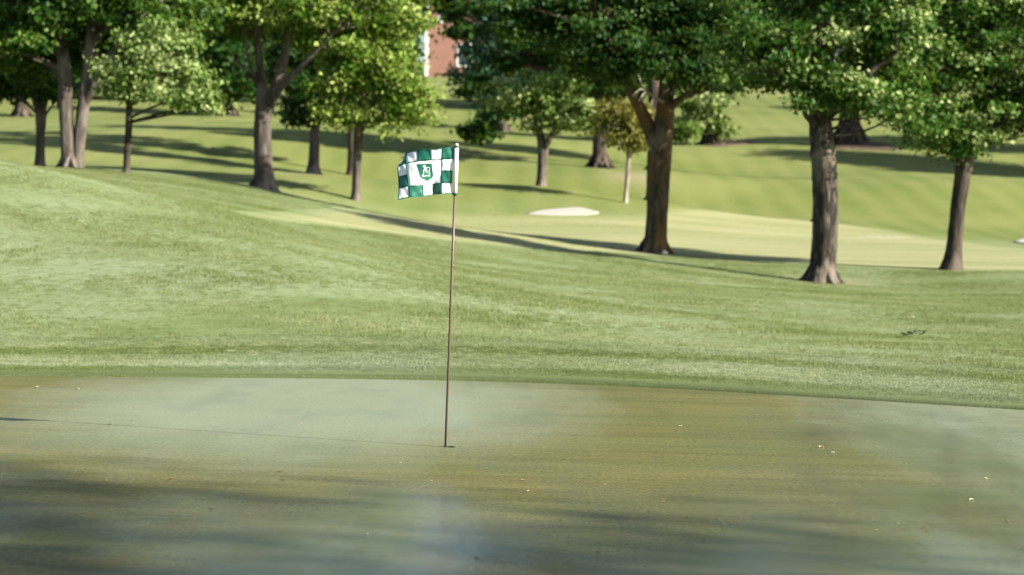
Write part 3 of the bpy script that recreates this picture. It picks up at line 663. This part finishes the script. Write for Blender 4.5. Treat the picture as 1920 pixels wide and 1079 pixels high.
# ---------------------------------------------------------------- brick house on the hill
def brick_house():
    Y = 200.0; g = ground_at(800, 140, Y); base = at(800, 141, Y)
    z0 = base[2]; root = empty('brick_house', (base[0], base[1], z0), 'red brick house with white trim glimpsed between trees on the hilltop', 'house')
    t = NT('brick'); b = t.n('ShaderNodeTexBrick', i_Scale=1.0); b.inputs['Color1'].default_value = (0.26, 0.11, 0.082, 1); b.inputs['Color2'].default_value = (0.21, 0.085, 0.065, 1); b.inputs['Mortar'].default_value = (0.36, 0.25, 0.2, 1)
    b.inputs['Brick Width'].default_value = 0.22; b.inputs['Row Height'].default_value = 0.075; b.inputs['Mortar Size'].default_value = 0.008
    tc_ = t.n('ShaderNodeTexCoord'); mp = t.n('ShaderNodeMapping'); mp.inputs['Rotation'].default_value = (PI/2, 0, 0); t.l(tc_.outputs['Object'], mp.inputs[0]); t.l(mp.outputs[0], b.inputs['Vector'])
    t.l(b.outputs[0], t.p.inputs['Base Color']); t.p.inputs['Roughness'].default_value = 0.9
    white = plain('white_trim', (0.78, 0.78, 0.76), 0.5, var=0.04); roofm = plain('roof_shingle', (0.09, 0.08, 0.075), 0.9, var=0.3, scale=4)
    t2 = NT('window_glass'); t2.l(t2.ramp(t2.noise(t2.ocoords(), 2), [(0.4, (0.02, 0.03, 0.035)), (0.6, (0.05, 0.06, 0.065))]), t2.p.inputs['Base Color']); t2.p.inputs['Roughness'].default_value = 0.08
    L, D, H = 11.0, 8.0, 6.6
    bm = bmesh.new()
    # front wall with real openings: a grid of cells, window cells left open with reveals
    wins = [(2.55, 3.75, 0.85, 2.55), (6.2, 7.4, 0.85, 2.55), (9.1, 10.2, 0.85, 2.55), (0.95, 2.0, 4.45, 5.95), (4.4, 5.5, 4.45, 5.95), (8.0, 9.1, 4.45, 5.95)]
    xs_ = sorted({0, L, *[w[0] for w in wins], *[w[1] for w in wins]}); zs_ = sorted({-1.5, H, *[w[2] for w in wins], *[w[3] for w in wins]})
    for i in range(len(xs_)-1):
        for j in range(len(zs_)-1):
            cx, cz = (xs_[i]+xs_[i+1])/2, (zs_[j]+zs_[j+1])/2
            if any(w[0] < cx < w[1] and w[2] < cz < w[3] for w in wins): continue
            bm.faces.new([bm.verts.new(p) for p in ((xs_[i], 0, zs_[j]), (xs_[i+1], 0, zs_[j]), (xs_[i+1], 0, zs_[j+1]), (xs_[i], 0, zs_[j+1]))])
    for w in wins:
        q = [(w[0], w[2]), (w[1], w[2]), (w[1], w[3]), (w[0], w[3])]
        for a in range(4):
            p1, p2 = q[a], q[(a+1) % 4]; bm.faces.new([bm.verts.new(p) for p in ((p1[0], 0, p1[1]), (p2[0], 0, p2[1]), (p2[0], .2, p2[1]), (p1[0], .2, p1[1]))])
    for p in (((0,0,-1.5),(0,0,H),(0,D/2,H+2.6),(0,D,H),(0,D,-1.5)), ((L,0,-1.5),(L,D,-1.5),(L,D,H),(L,D/2,H+2.6),(L,0,H)), ((0,D,-1.5),(0,D,H),(L,D,H),(L,D,-1.5))):
        bm.faces.new([bm.verts.new(v) for v in p])
    bmesh.ops.remove_doubles(bm, verts=bm.verts, dist=1e-4); bm_obj('wall', bm, t.m, root)
    bm = bmesh.new()
    for s, y0 in ((1, -0.5), (-1, D+0.5)):
        zl = H-0.33
        v = [(-0.4, y0, zl), (L+.4, y0, zl), (L+.4, D/2, H+2.7), (-.4, D/2, H+2.7)]
        a = [bm.verts.new(p) for p in v]; b_ = [bm.verts.new((p[0], p[1], p[2]+0.14)) for p in v]
        bm.faces.new(a); bm.faces.new(b_[::-1])
        for i in range(4): bm.faces.new((a[i], a[(i+1) % 4], b_[(i+1) % 4], b_[i]))
    rf = bm_obj('roof', bm, roofm, root)
    bm = bmesh.new(); box(bm, 7.5, 8.6, 3.2, 4.2, H+1.6, H+4.0); bm_obj('chimney', bm, t.m, rf)
    bm = bmesh.new(); box(bm, -0.16, 0.10, -0.06, 0.2, -1.5, H-0.35); bm_obj('corner_board', bm, white, root)
    for w in wins:
        bm = bmesh.new(); x0, x1, za, zb = w; e = 0.11
        box(bm, x0-e, x0+.02, -.05, .12, za, zb); box(bm, x1-.02, x1+e, -.05, .12, za, zb); box(bm, x0-e, x1+e, -.06, .12, zb, zb+e); box(bm, x0+.02, x1-.02, .06, .1, (za+zb)/2-.03, (za+zb)/2+.03)
        fr_ = bm_obj('window', bm, white, root)
        bm = bmesh.new(); box(bm, x0-e-.05, x1+e+.05, -.1, .1, za-.12, za); bm_obj('sill', bm, white, fr_)
        bm = bmesh.new(); box(bm, x0+.02, x1-.02, .11, .13, za, zb); bm_obj('pane', bm, t2.m, fr_)
brick_house()

# ---------------------------------------------------------------- flagstick
def flagstick():
    YF = 16.8
    b = np.array([CUP[0]-0.022, CUP[1], -0.1])
    top = at(856.2, 274, YF); root = empty('golf_flagstick', (CUP[0]-0.022, CUP[1], 0), 'thin brown flagstick flying a green and white checkered flag', 'golf flag')
    o0 = np.array(root.location); vec = top-b; Ln = np.linalg.norm(vec); dr = vec/Ln
    seg = lambda s0, s1, r0_, r1_: np.array([(*(b+dr*s-o0), r0_+(r1_-r0_)*k) for k, s in enumerate((s0, s1))])
    def solid(name, rows, mat, sides=14, parent=root):
        v, f = tube(np.array(rows), sides); f = f.tolist(); n = len(rows)
        f.append(list(range(sides))[::-1]); f.append([(n-1)*sides+j for j in range(sides)])
        o = mesh_np(name, v, [tuple(x) for x in f], mat, parent); 
        return o
    P_ = lambda s: b+dr*s-o0
    zfrac = lambda py: ((841-py)/(841-274.0))*(Ln-0.1)+0.1
    solid('pole', [(*P_(0), .0080), (*P_(zfrac(500)), .0086), (*P_(zfrac(366)), .0090)], MAT['pole'])
    solid('ferrule', [(*P_(zfrac(502)), .0112), (*P_(zfrac(498)), .0112)], MAT['pole'])
    solid('ferrule', [(*P_(zfrac(470)), .0104), (*P_(zfrac(467)), .0104)], MAT['pole'])
    solid('sleeve', [(*P_(zfrac(364)), .0155), (*P_(zfrac(320)), .016), (*P_(zfrac(277)), .0155)], MAT['white_cloth'], 18)
    solid('rubber_ring', [(*P_(zfrac(366.5)), .0165), (*P_(zfrac(363.5)), .0195), (*P_(zfrac(362.2)), .0165)], MAT['black_rubber'])
    solid('rubber_ring', [(*P_(zfrac(277.6)), .0165), (*P_(zfrac(275.5)), .0195), (*P_(zfrac(274)), .0165)], MAT['black_rubber'])
    solid('knob', [(*P_(zfrac(274.5)), .009), (*P_(zfrac(272.5)), .0135), (*P_(zfrac(270.5)), .0125), (*P_(zfrac(269.2)), .006)], MAT['white_plastic'])
    # cloth: seam crossings read off the photograph, nearest column at the sleeve (u=5)
    Zx = lambda x, y, d: at(720+x/7.194, 250+y/7.194, YF-d)-o0
    G = [[(262,392,-.10),(188,452,-.035),(192,595,-.02),(199,750,.0),(189,905,.03)],
         [(308,268,-.075),(303,410,-.01),(318,560,.015),(330,716,.03),(340,872,.045)],
         [(448,232,-.02),(455,380,.015),(486,540,.03),(520,705,.02),(530,852,.015)],
         [(628,215,.01),(632,365,.02),(642,520,.005),(655,688,-.012),(660,833,-.01)],
         [(780,200,.02),(778,355,.01),(774,515,-.004),(772,675,.004),(778,822,.012)],
         [(935,183,.0),(930,345,.0),(928,510,.0),(924,670,.0),(922,818,.0)]]
    G = np.array([[Zx(*c) for c in col] for col in G])       # 6 x 5 x 3
    K = 8
    rows = np.array([spline(G[i], K) for i in range(6)])     # 6 x 4K+1
    S_ = np.stack([spline(rows[:, j], K) for j in range(rows.shape[1])], 1)   # 5K+1 x 4K+1 x 3
    nu, nv = S_.shape[:2]
    Du = np.gradient(S_, axis=0); Dv = np.gradient(S_, axis=1); NN = np.cross(Du, Dv); NN /= np.linalg.norm(NN, axis=-1)[..., None]+1e-9
    if (NN[..., 1] > 0).mean() > 0.5: NN = -NN
    uu, vv = np.meshgrid(np.linspace(0, 5, nu), np.linspace(0, 4, nv), indexing='ij')
    rip = 0.0022*np.sin(uu*5+vv*2.2)*np.exp(-((vv-3.6)/0.9)**2)+0.0014*np.sin(uu*9-vv*4)+0.0012*np.sin(vv*11+uu*3)
    S_ = S_ + NN*rip[..., None]
    def surf(u, v, lift=0.0):
        a, c = np.clip(u*K, 0, nu-1.001), np.clip(v*K, 0, nv-1.001); i, j = int(a), int(c); p, q = a-i, c-j
        bl = lambda A: A[i, j]*(1-p)*(1-q)+A[i+1, j]*p*(1-q)+A[i, j+1]*(1-p)*q+A[i+1, j+1]*p*q
        return bl(S_)+bl(NN)*lift
    def sheet(name, u0_, u1_, v0_, v1_, mat, parent, n=8, th=0.0012, lift=0.0, uv=None):
        g_ = 0.012; us = np.linspace(u0_+g_, u1_-g_, n+1); vs = np.linspace(v0_+g_, v1_-g_, n+1); V = []
        for s in (lift+th/2, lift-th/2):
            V += [surf(u, v, s) for u in us for v in vs]
        m1 = (n+1)**2; FF = []; I = lambda i, j: i*(n+1)+j
        for i in range(n):
            for j in range(n):
                FF.append((I(i, j), I(i, j+1), I(i+1, j+1), I(i+1, j))); FF.append((m1+I(i, j), m1+I(i+1, j), m1+I(i+1, j+1), m1+I(i, j+1)))
        for i in range(n):
            for (a, c) in ((I(i, 0), I(i+1, 0)), (I(i+1, n), I(i, n)), (I(0, i+1), I(0, i)), (I(n, i), I(n, i+1))): FF.append((a, c, m1+c, m1+a))
        return mesh_np(name, V, FF, mat, parent)
    flag = sheet('flag', 1, 4, 1, 3, MAT['white_cloth'], root, 16)
    for i in range(5):
        for j in range(4):
            if 1 <= i <= 3 and 1 <= j <= 2: continue
            gr = (i+j) % 2 == 0
            sheet('green_panel' if gr else 'white_panel', i, i+1, j, j+1, MAT['green_cloth' if gr else 'white_cloth'], flag)
    def strip(name, path, w, mat, parent, lift=0.002, th=0.0015):
        """a narrow ribbon lying on the cloth, path in (u,v)"""
        p = np.array(path, float); d = np.gradient(p, axis=0); d /= np.linalg.norm(d, axis=1)[:, None]+1e-9; nrm = np.stack([-d[:, 1], d[:, 0]], 1)*w/2
        V = []; 
        for k in range(len(p)):
            a, c = p[k]+nrm[k], p[k]-nrm[k]
            V += [surf(*a, lift+th), surf(*c, lift+th), surf(*a, lift-th), surf(*c, lift-th)]
        FF = []
        for k in range(len(p)-1):
            o = 4*k; FF += [(o, o+4, o+5, o+1), (o+2, o+3, o+7, o+6), (o, o+2, o+6, o+4), (o+1, o+5, o+7, o+3)]
        FF += [(0, 1, 3, 2), (4*len(p)-4, 4*len(p)-2, 4*len(p)-1, 4*len(p)-3)]
        return (np.array(V), FF)
    def ribbons(name, paths, w, mat, lift=0.0018):
        V, FF, o = [], [], 0
        for p in paths:
            v, f = strip(name, p, w, mat, None, lift); V.append(v); FF += [tuple(i+o for i in q) for q in f]; o += len(v)
        return mesh_np(name, np.vstack(V), FF, mat, flag, smooth=False)
    ln = lambda a, c, n=20: [(a[0]+(c[0]-a[0])*k/n, a[1]+(c[1]-a[1])*k/n) for k in range(n+1)]
    ribbons('hem', [ln((0.02, .035), (4.98, .035), 40), ln((0.02, 3.965), (4.98, 3.965), 40), ln((0.035, .06), (0.035, 3.94), 32)], 0.09, MAT['green_cloth'])
    ribbons('seam', [ln((1, .1), (1, 3.9), 32), ln((4, .1), (4, 3.9), 32), ln((0.1, 1), (4.95, 1), 40), ln((0.1, 3), (4.95, 3), 40), ln((2,.1),(2,1),8), ln((3,.1),(3,1),8), ln((2,3),(2,3.9),8), ln((3,3),(3,3.9),8), ln((.1,2),(1,2),8), ln((4,2),(4.95,2),8)], 0.035, MAT['green_cloth'], 0.0012)
    # shield, traced in the flag's own panel coordinates
    def panel_poly(name, outline, mat, lift, parent):
        c = np.mean(outline, 0); n = len(outline); V = []; R = (0.0, 0.35, 0.7, 1.0)
        for s in (lift, lift-0.0008):
            V.append(surf(*c, s))
            for r in R[1:]: V += [surf(*(c+(np.array(q)-c)*r), s) for q in outline]
        m1 = 1+3*n; FF = []
        for j in range(n):
            k = (j+1) % n
            for o in (0, m1):
                FF.append((o, o+1+j, o+1+k))
                for r in range(2): FF.append((o+1+r*n+j, o+1+(r+1)*n+j, o+1+(r+1)*n+k, o+1+r*n+k))
            FF.append((1+2*n+j, m1+1+2*n+j, m1+1+2*n+k, 1+2*n+k))
        return mesh_np(name, V, FF, mat, parent, smooth=False)
    dens = lambda pts, n=6: np.vstack([np.linspace(pts[i], pts[(i+1) % len(pts)], n, endpoint=False) for i in range(len(pts))])
    # invert zoom pixels to (u,v) by search on the finished cloth
    UG = [(u, v) for u in np.linspace(1, 4, 91) for v in np.linspace(1, 3, 61)]; XY = []
    for u, v in UG:
        q = surf(u, v)+o0-CAM; d = q@fw; XY.append(((960+F*(q@rt)/d-720)*7.194, (539.5-F*(q@up)/d-250)*7.194))
    XY = np.array(XY); UGa = np.array(UG)
    def inv(x, y):
        dd = (XY[:, 0]-x)**2+(XY[:, 1]-y)**2; k = np.argsort(dd)[:4]; w = 1/(dd[k]+1); return (UGa[k]*w[:, None]).sum(0)/w.sum()
    sh = [(447,420),(500,416),(645,406),(652,480),(662,560),(655,600),(583,648),(520,618),(490,590),(470,520)]
    panel_poly('shield', dens([inv(*p) for p in sh]), MAT['green_cloth'], 0.0026, flag)
    lines = [[(556,470),(585,466),(612,466),(607,500),(604,525),(612,555),(606,575),(570,576),(528,583),(515,575),(535,545),(527,520),(540,498),(548,470),(556,470)], [(556,468),(562,492),(566,520)], [(520,580),(512,572)]]
    ribbons('emblem_line', [spline(np.array([inv(*p) for p in l]), 4) for l in lines], 0.042, MAT['white_cloth'], 0.0042)
    panel_poly('emblem_mark', dens([inv(*p) for p in ((530,445),(545,432),(558,436),(556,455),(548,470),(536,464))], 3), MAT['white_cloth'], 0.0055, flag)
    panel_poly('emblem_mark', dens([inv(*p) for p in ((556,500),(568,490),(577,505),(575,522),(562,527),(553,518))], 3), MAT['white_cloth'], 0.0055, flag)
    return root
flagstick()

# ---------------------------------------------------------------- small things on the grass
def curled_leaf(seed, size):
    rr = np.random.default_rng(seed); n = 7; V, FF = [], []
    curl, bend = rr.uniform(0.5, 1.3), rr.uniform(-0.4, 0.5)
    for i in range(n):
        s = i/(n-1); w = size*0.36*math.sin(PI*(0.06+0.9*s))**0.8*(1+0.18*(-1)**i)
        for k in (-1, -0.5, 0, 0.5, 1):
            V.append(((s-.5)*size, k*w, 0.003+size*(0.22*curl*k*k*w/size*2+0.22*bend*(2*s-1)**2+0.10*abs(k)*rr.uniform(0, 1))+size*0.03))
    for i in range(n-1):
        for k in range(4): a = i*5+k; FF.append((a, a+1, a+6, a+5))
    V = np.array(V); V[:, 2] -= V[:, 2].min()-0.001
    return V, FF
LV = [(69,727,9,'pale','pale dry leaf near the far rim of the green, leftmost of a pair'),(146,731,9,'pale','pale curled leaf near the far rim of the green, right of another'),
 (206,797,9,'tan','flat tan leaf just beyond the flagstick shadow'),(248,790,7,'tan','small leaf lying beside the thin pole shadow'),(565,795,5,'pale','tiny pale fleck midway along the pole shadow'),(201,904,12,'tan','tan leaf with dark underside, alone at front left of the green'),
 (397,957,13,'tan','largest curled tan leaf at the front of the green'),(322,899,9,'tan','thin straw coloured leaf left of the cup'),(361,896,6,'pale','tiny pale leaf beside a straw coloured one'),(525,886,11,'brown','thin brown leaf below the cup, upper of two'),
 (530,902,9,'brown','thin brown leaf below the cup, lower of two'),(461,925,6,'tan','tiny tan leaf between the large tan leaf and two brown ones'),(752,869,6,'pale','small pale leaf just in front of the cup'),(811,903,9,'tan','tan curled leaf nearest in front of the flagstick'),
 (688,1003,8,'pale','small white petal standing up at the front of the green'),(894,1048,11,'brown','brown leaf at the bottom of the view below the flagstick'),(1276,800,8,'pale','pale leaf on the far middle of the green right of the flagstick'),(1540,840,14,'tan','longer straw coloured leaf on the green below the plated trunk'),
 (1562,850,8,'pale','small pale leaf beside the longer straw coloured one'),(981,902,11,'tan','flat tan leaf in the middle of the green, upper of two'),(992,923,11,'tan','flat tan leaf in the middle of the green, lower of two'),(1051,978,8,'brown','small brown leaf in front of the two flat tan leaves'),
 (1135,910,6,'tan','tiny tan leaf on the middle green'),(1243,943,9,'tan','forked tan leaf below the orange mossy trunk'),(1290,972,9,'tan','tan leaf just in front of the forked one'),(1120,1037,12,'brown','dark flat leaf at the front of the middle green'),
 (1143,1033,9,'tan','tan leaf beside the dark flat leaf'),(1207,1061,9,'tan','tan leaf at the very bottom of the view'),(1848,899,11,'pale','pale curled leaf nearest the right side of the green'),(1822,938,11,'pale','pale twisted leaf in front of the rightmost curled leaf'),
 (1730,991,9,'brown','brown leaf with a darker one beside it'),(1736,998,9,'brown','darker brown leaf touching its neighbour'),(1644,995,8,'tan','small tan leaf at front right of the green'),(1815,1011,7,'tan','tiny tan leaf at the right front corner of the green'),
 (1683,983,7,'pale','tiny pale leaf left of the brown pair'),(1890,979,12,'tan','faint flat leaf at the right edge of the green')]
for i, (px, py, w, col, lab) in enumerate(LV):
    d = ray(px, py); Y = -CAM[2]/d[2]; size = w*Y/F*0.8
    v, f = curled_leaf(100+i, size); o = mesh_np('fallen_leaf', v, f, MAT['leaf_'+col], None, False)
    o.location = (d[0]*Y, Y, 0.002); o.rotation_euler = (0, 0, random.uniform(-0.7, 0.7)); tag(o, lab, 'leaf', 'fallen leaves scattered on the green')
for px, py, w, lab in ((1700,602,8,'dry pale leaf beyond the broken twig on the rough'),(1711,602,9,'second dry pale leaf touching its neighbour on the rough')):
    q = hit(px, py); v, f = curled_leaf(int(px), w*q[1]/F*1.2); o = mesh_np('fallen_leaf', v, f, MAT['leaf_pale'], None, False); o.location = q+np.array([0, 0, 0.045]); tag(o, lab, 'leaf', 'fallen leaves on the rough')
q = hit(1712, 636); root = empty('fallen_twig', tuple(q+np.array([0, 0, 0.04])), 'broken twig with dark green leaves lying on the rough at right', 'twig')
v, f = tube(spline([(-.14, 0, .0, .004), (-.03, .02, .03, .004), (.12, -.02, .04, .002)], 5), 6); mesh_np('stem', v, f, BARK['dark'], root)
for i, (x, y, z, r) in enumerate(((-.12,0,.01,2.9),(-.06,.03,.03,1.9),(-.05,-.04,.03,4.0),(.0,.03,.05,.9),(.02,-.03,.05,5.1),(.08,.02,.06,.6),(.1,-.03,.02,5.6),(.14,-.02,.04,6.1))):
    v, f = curled_leaf(300+i, 0.10 if i < 3 else 0.075); o = mesh_np('leaf', v, f, MAT['leaf_green'], root, False); o.location = (x, y, z); o.rotation_euler = (random.uniform(-.6, .6), random.uniform(-.7, .2), r)
q = hit(1246, 479); bm = bmesh.new(); bmesh.ops.create_icosphere(bm, subdivisions=3, radius=0.075)
for v_ in bm.verts:
    n_ = v_.co.normalized(); v_.co *= 1+0.13*math.sin(n_.x*5+1)*math.cos(n_.y*4)+0.07*math.sin(n_.z*9+n_.x*6); v_.co.z *= 0.75
o = bm_obj('stone', bm, MAT['stone'], smooth=True); o.location = q+np.array([0, -0.05, 0.045]); tag(o, 'pale rounded stone at the foot of the orange mossy trunk', 'stone')
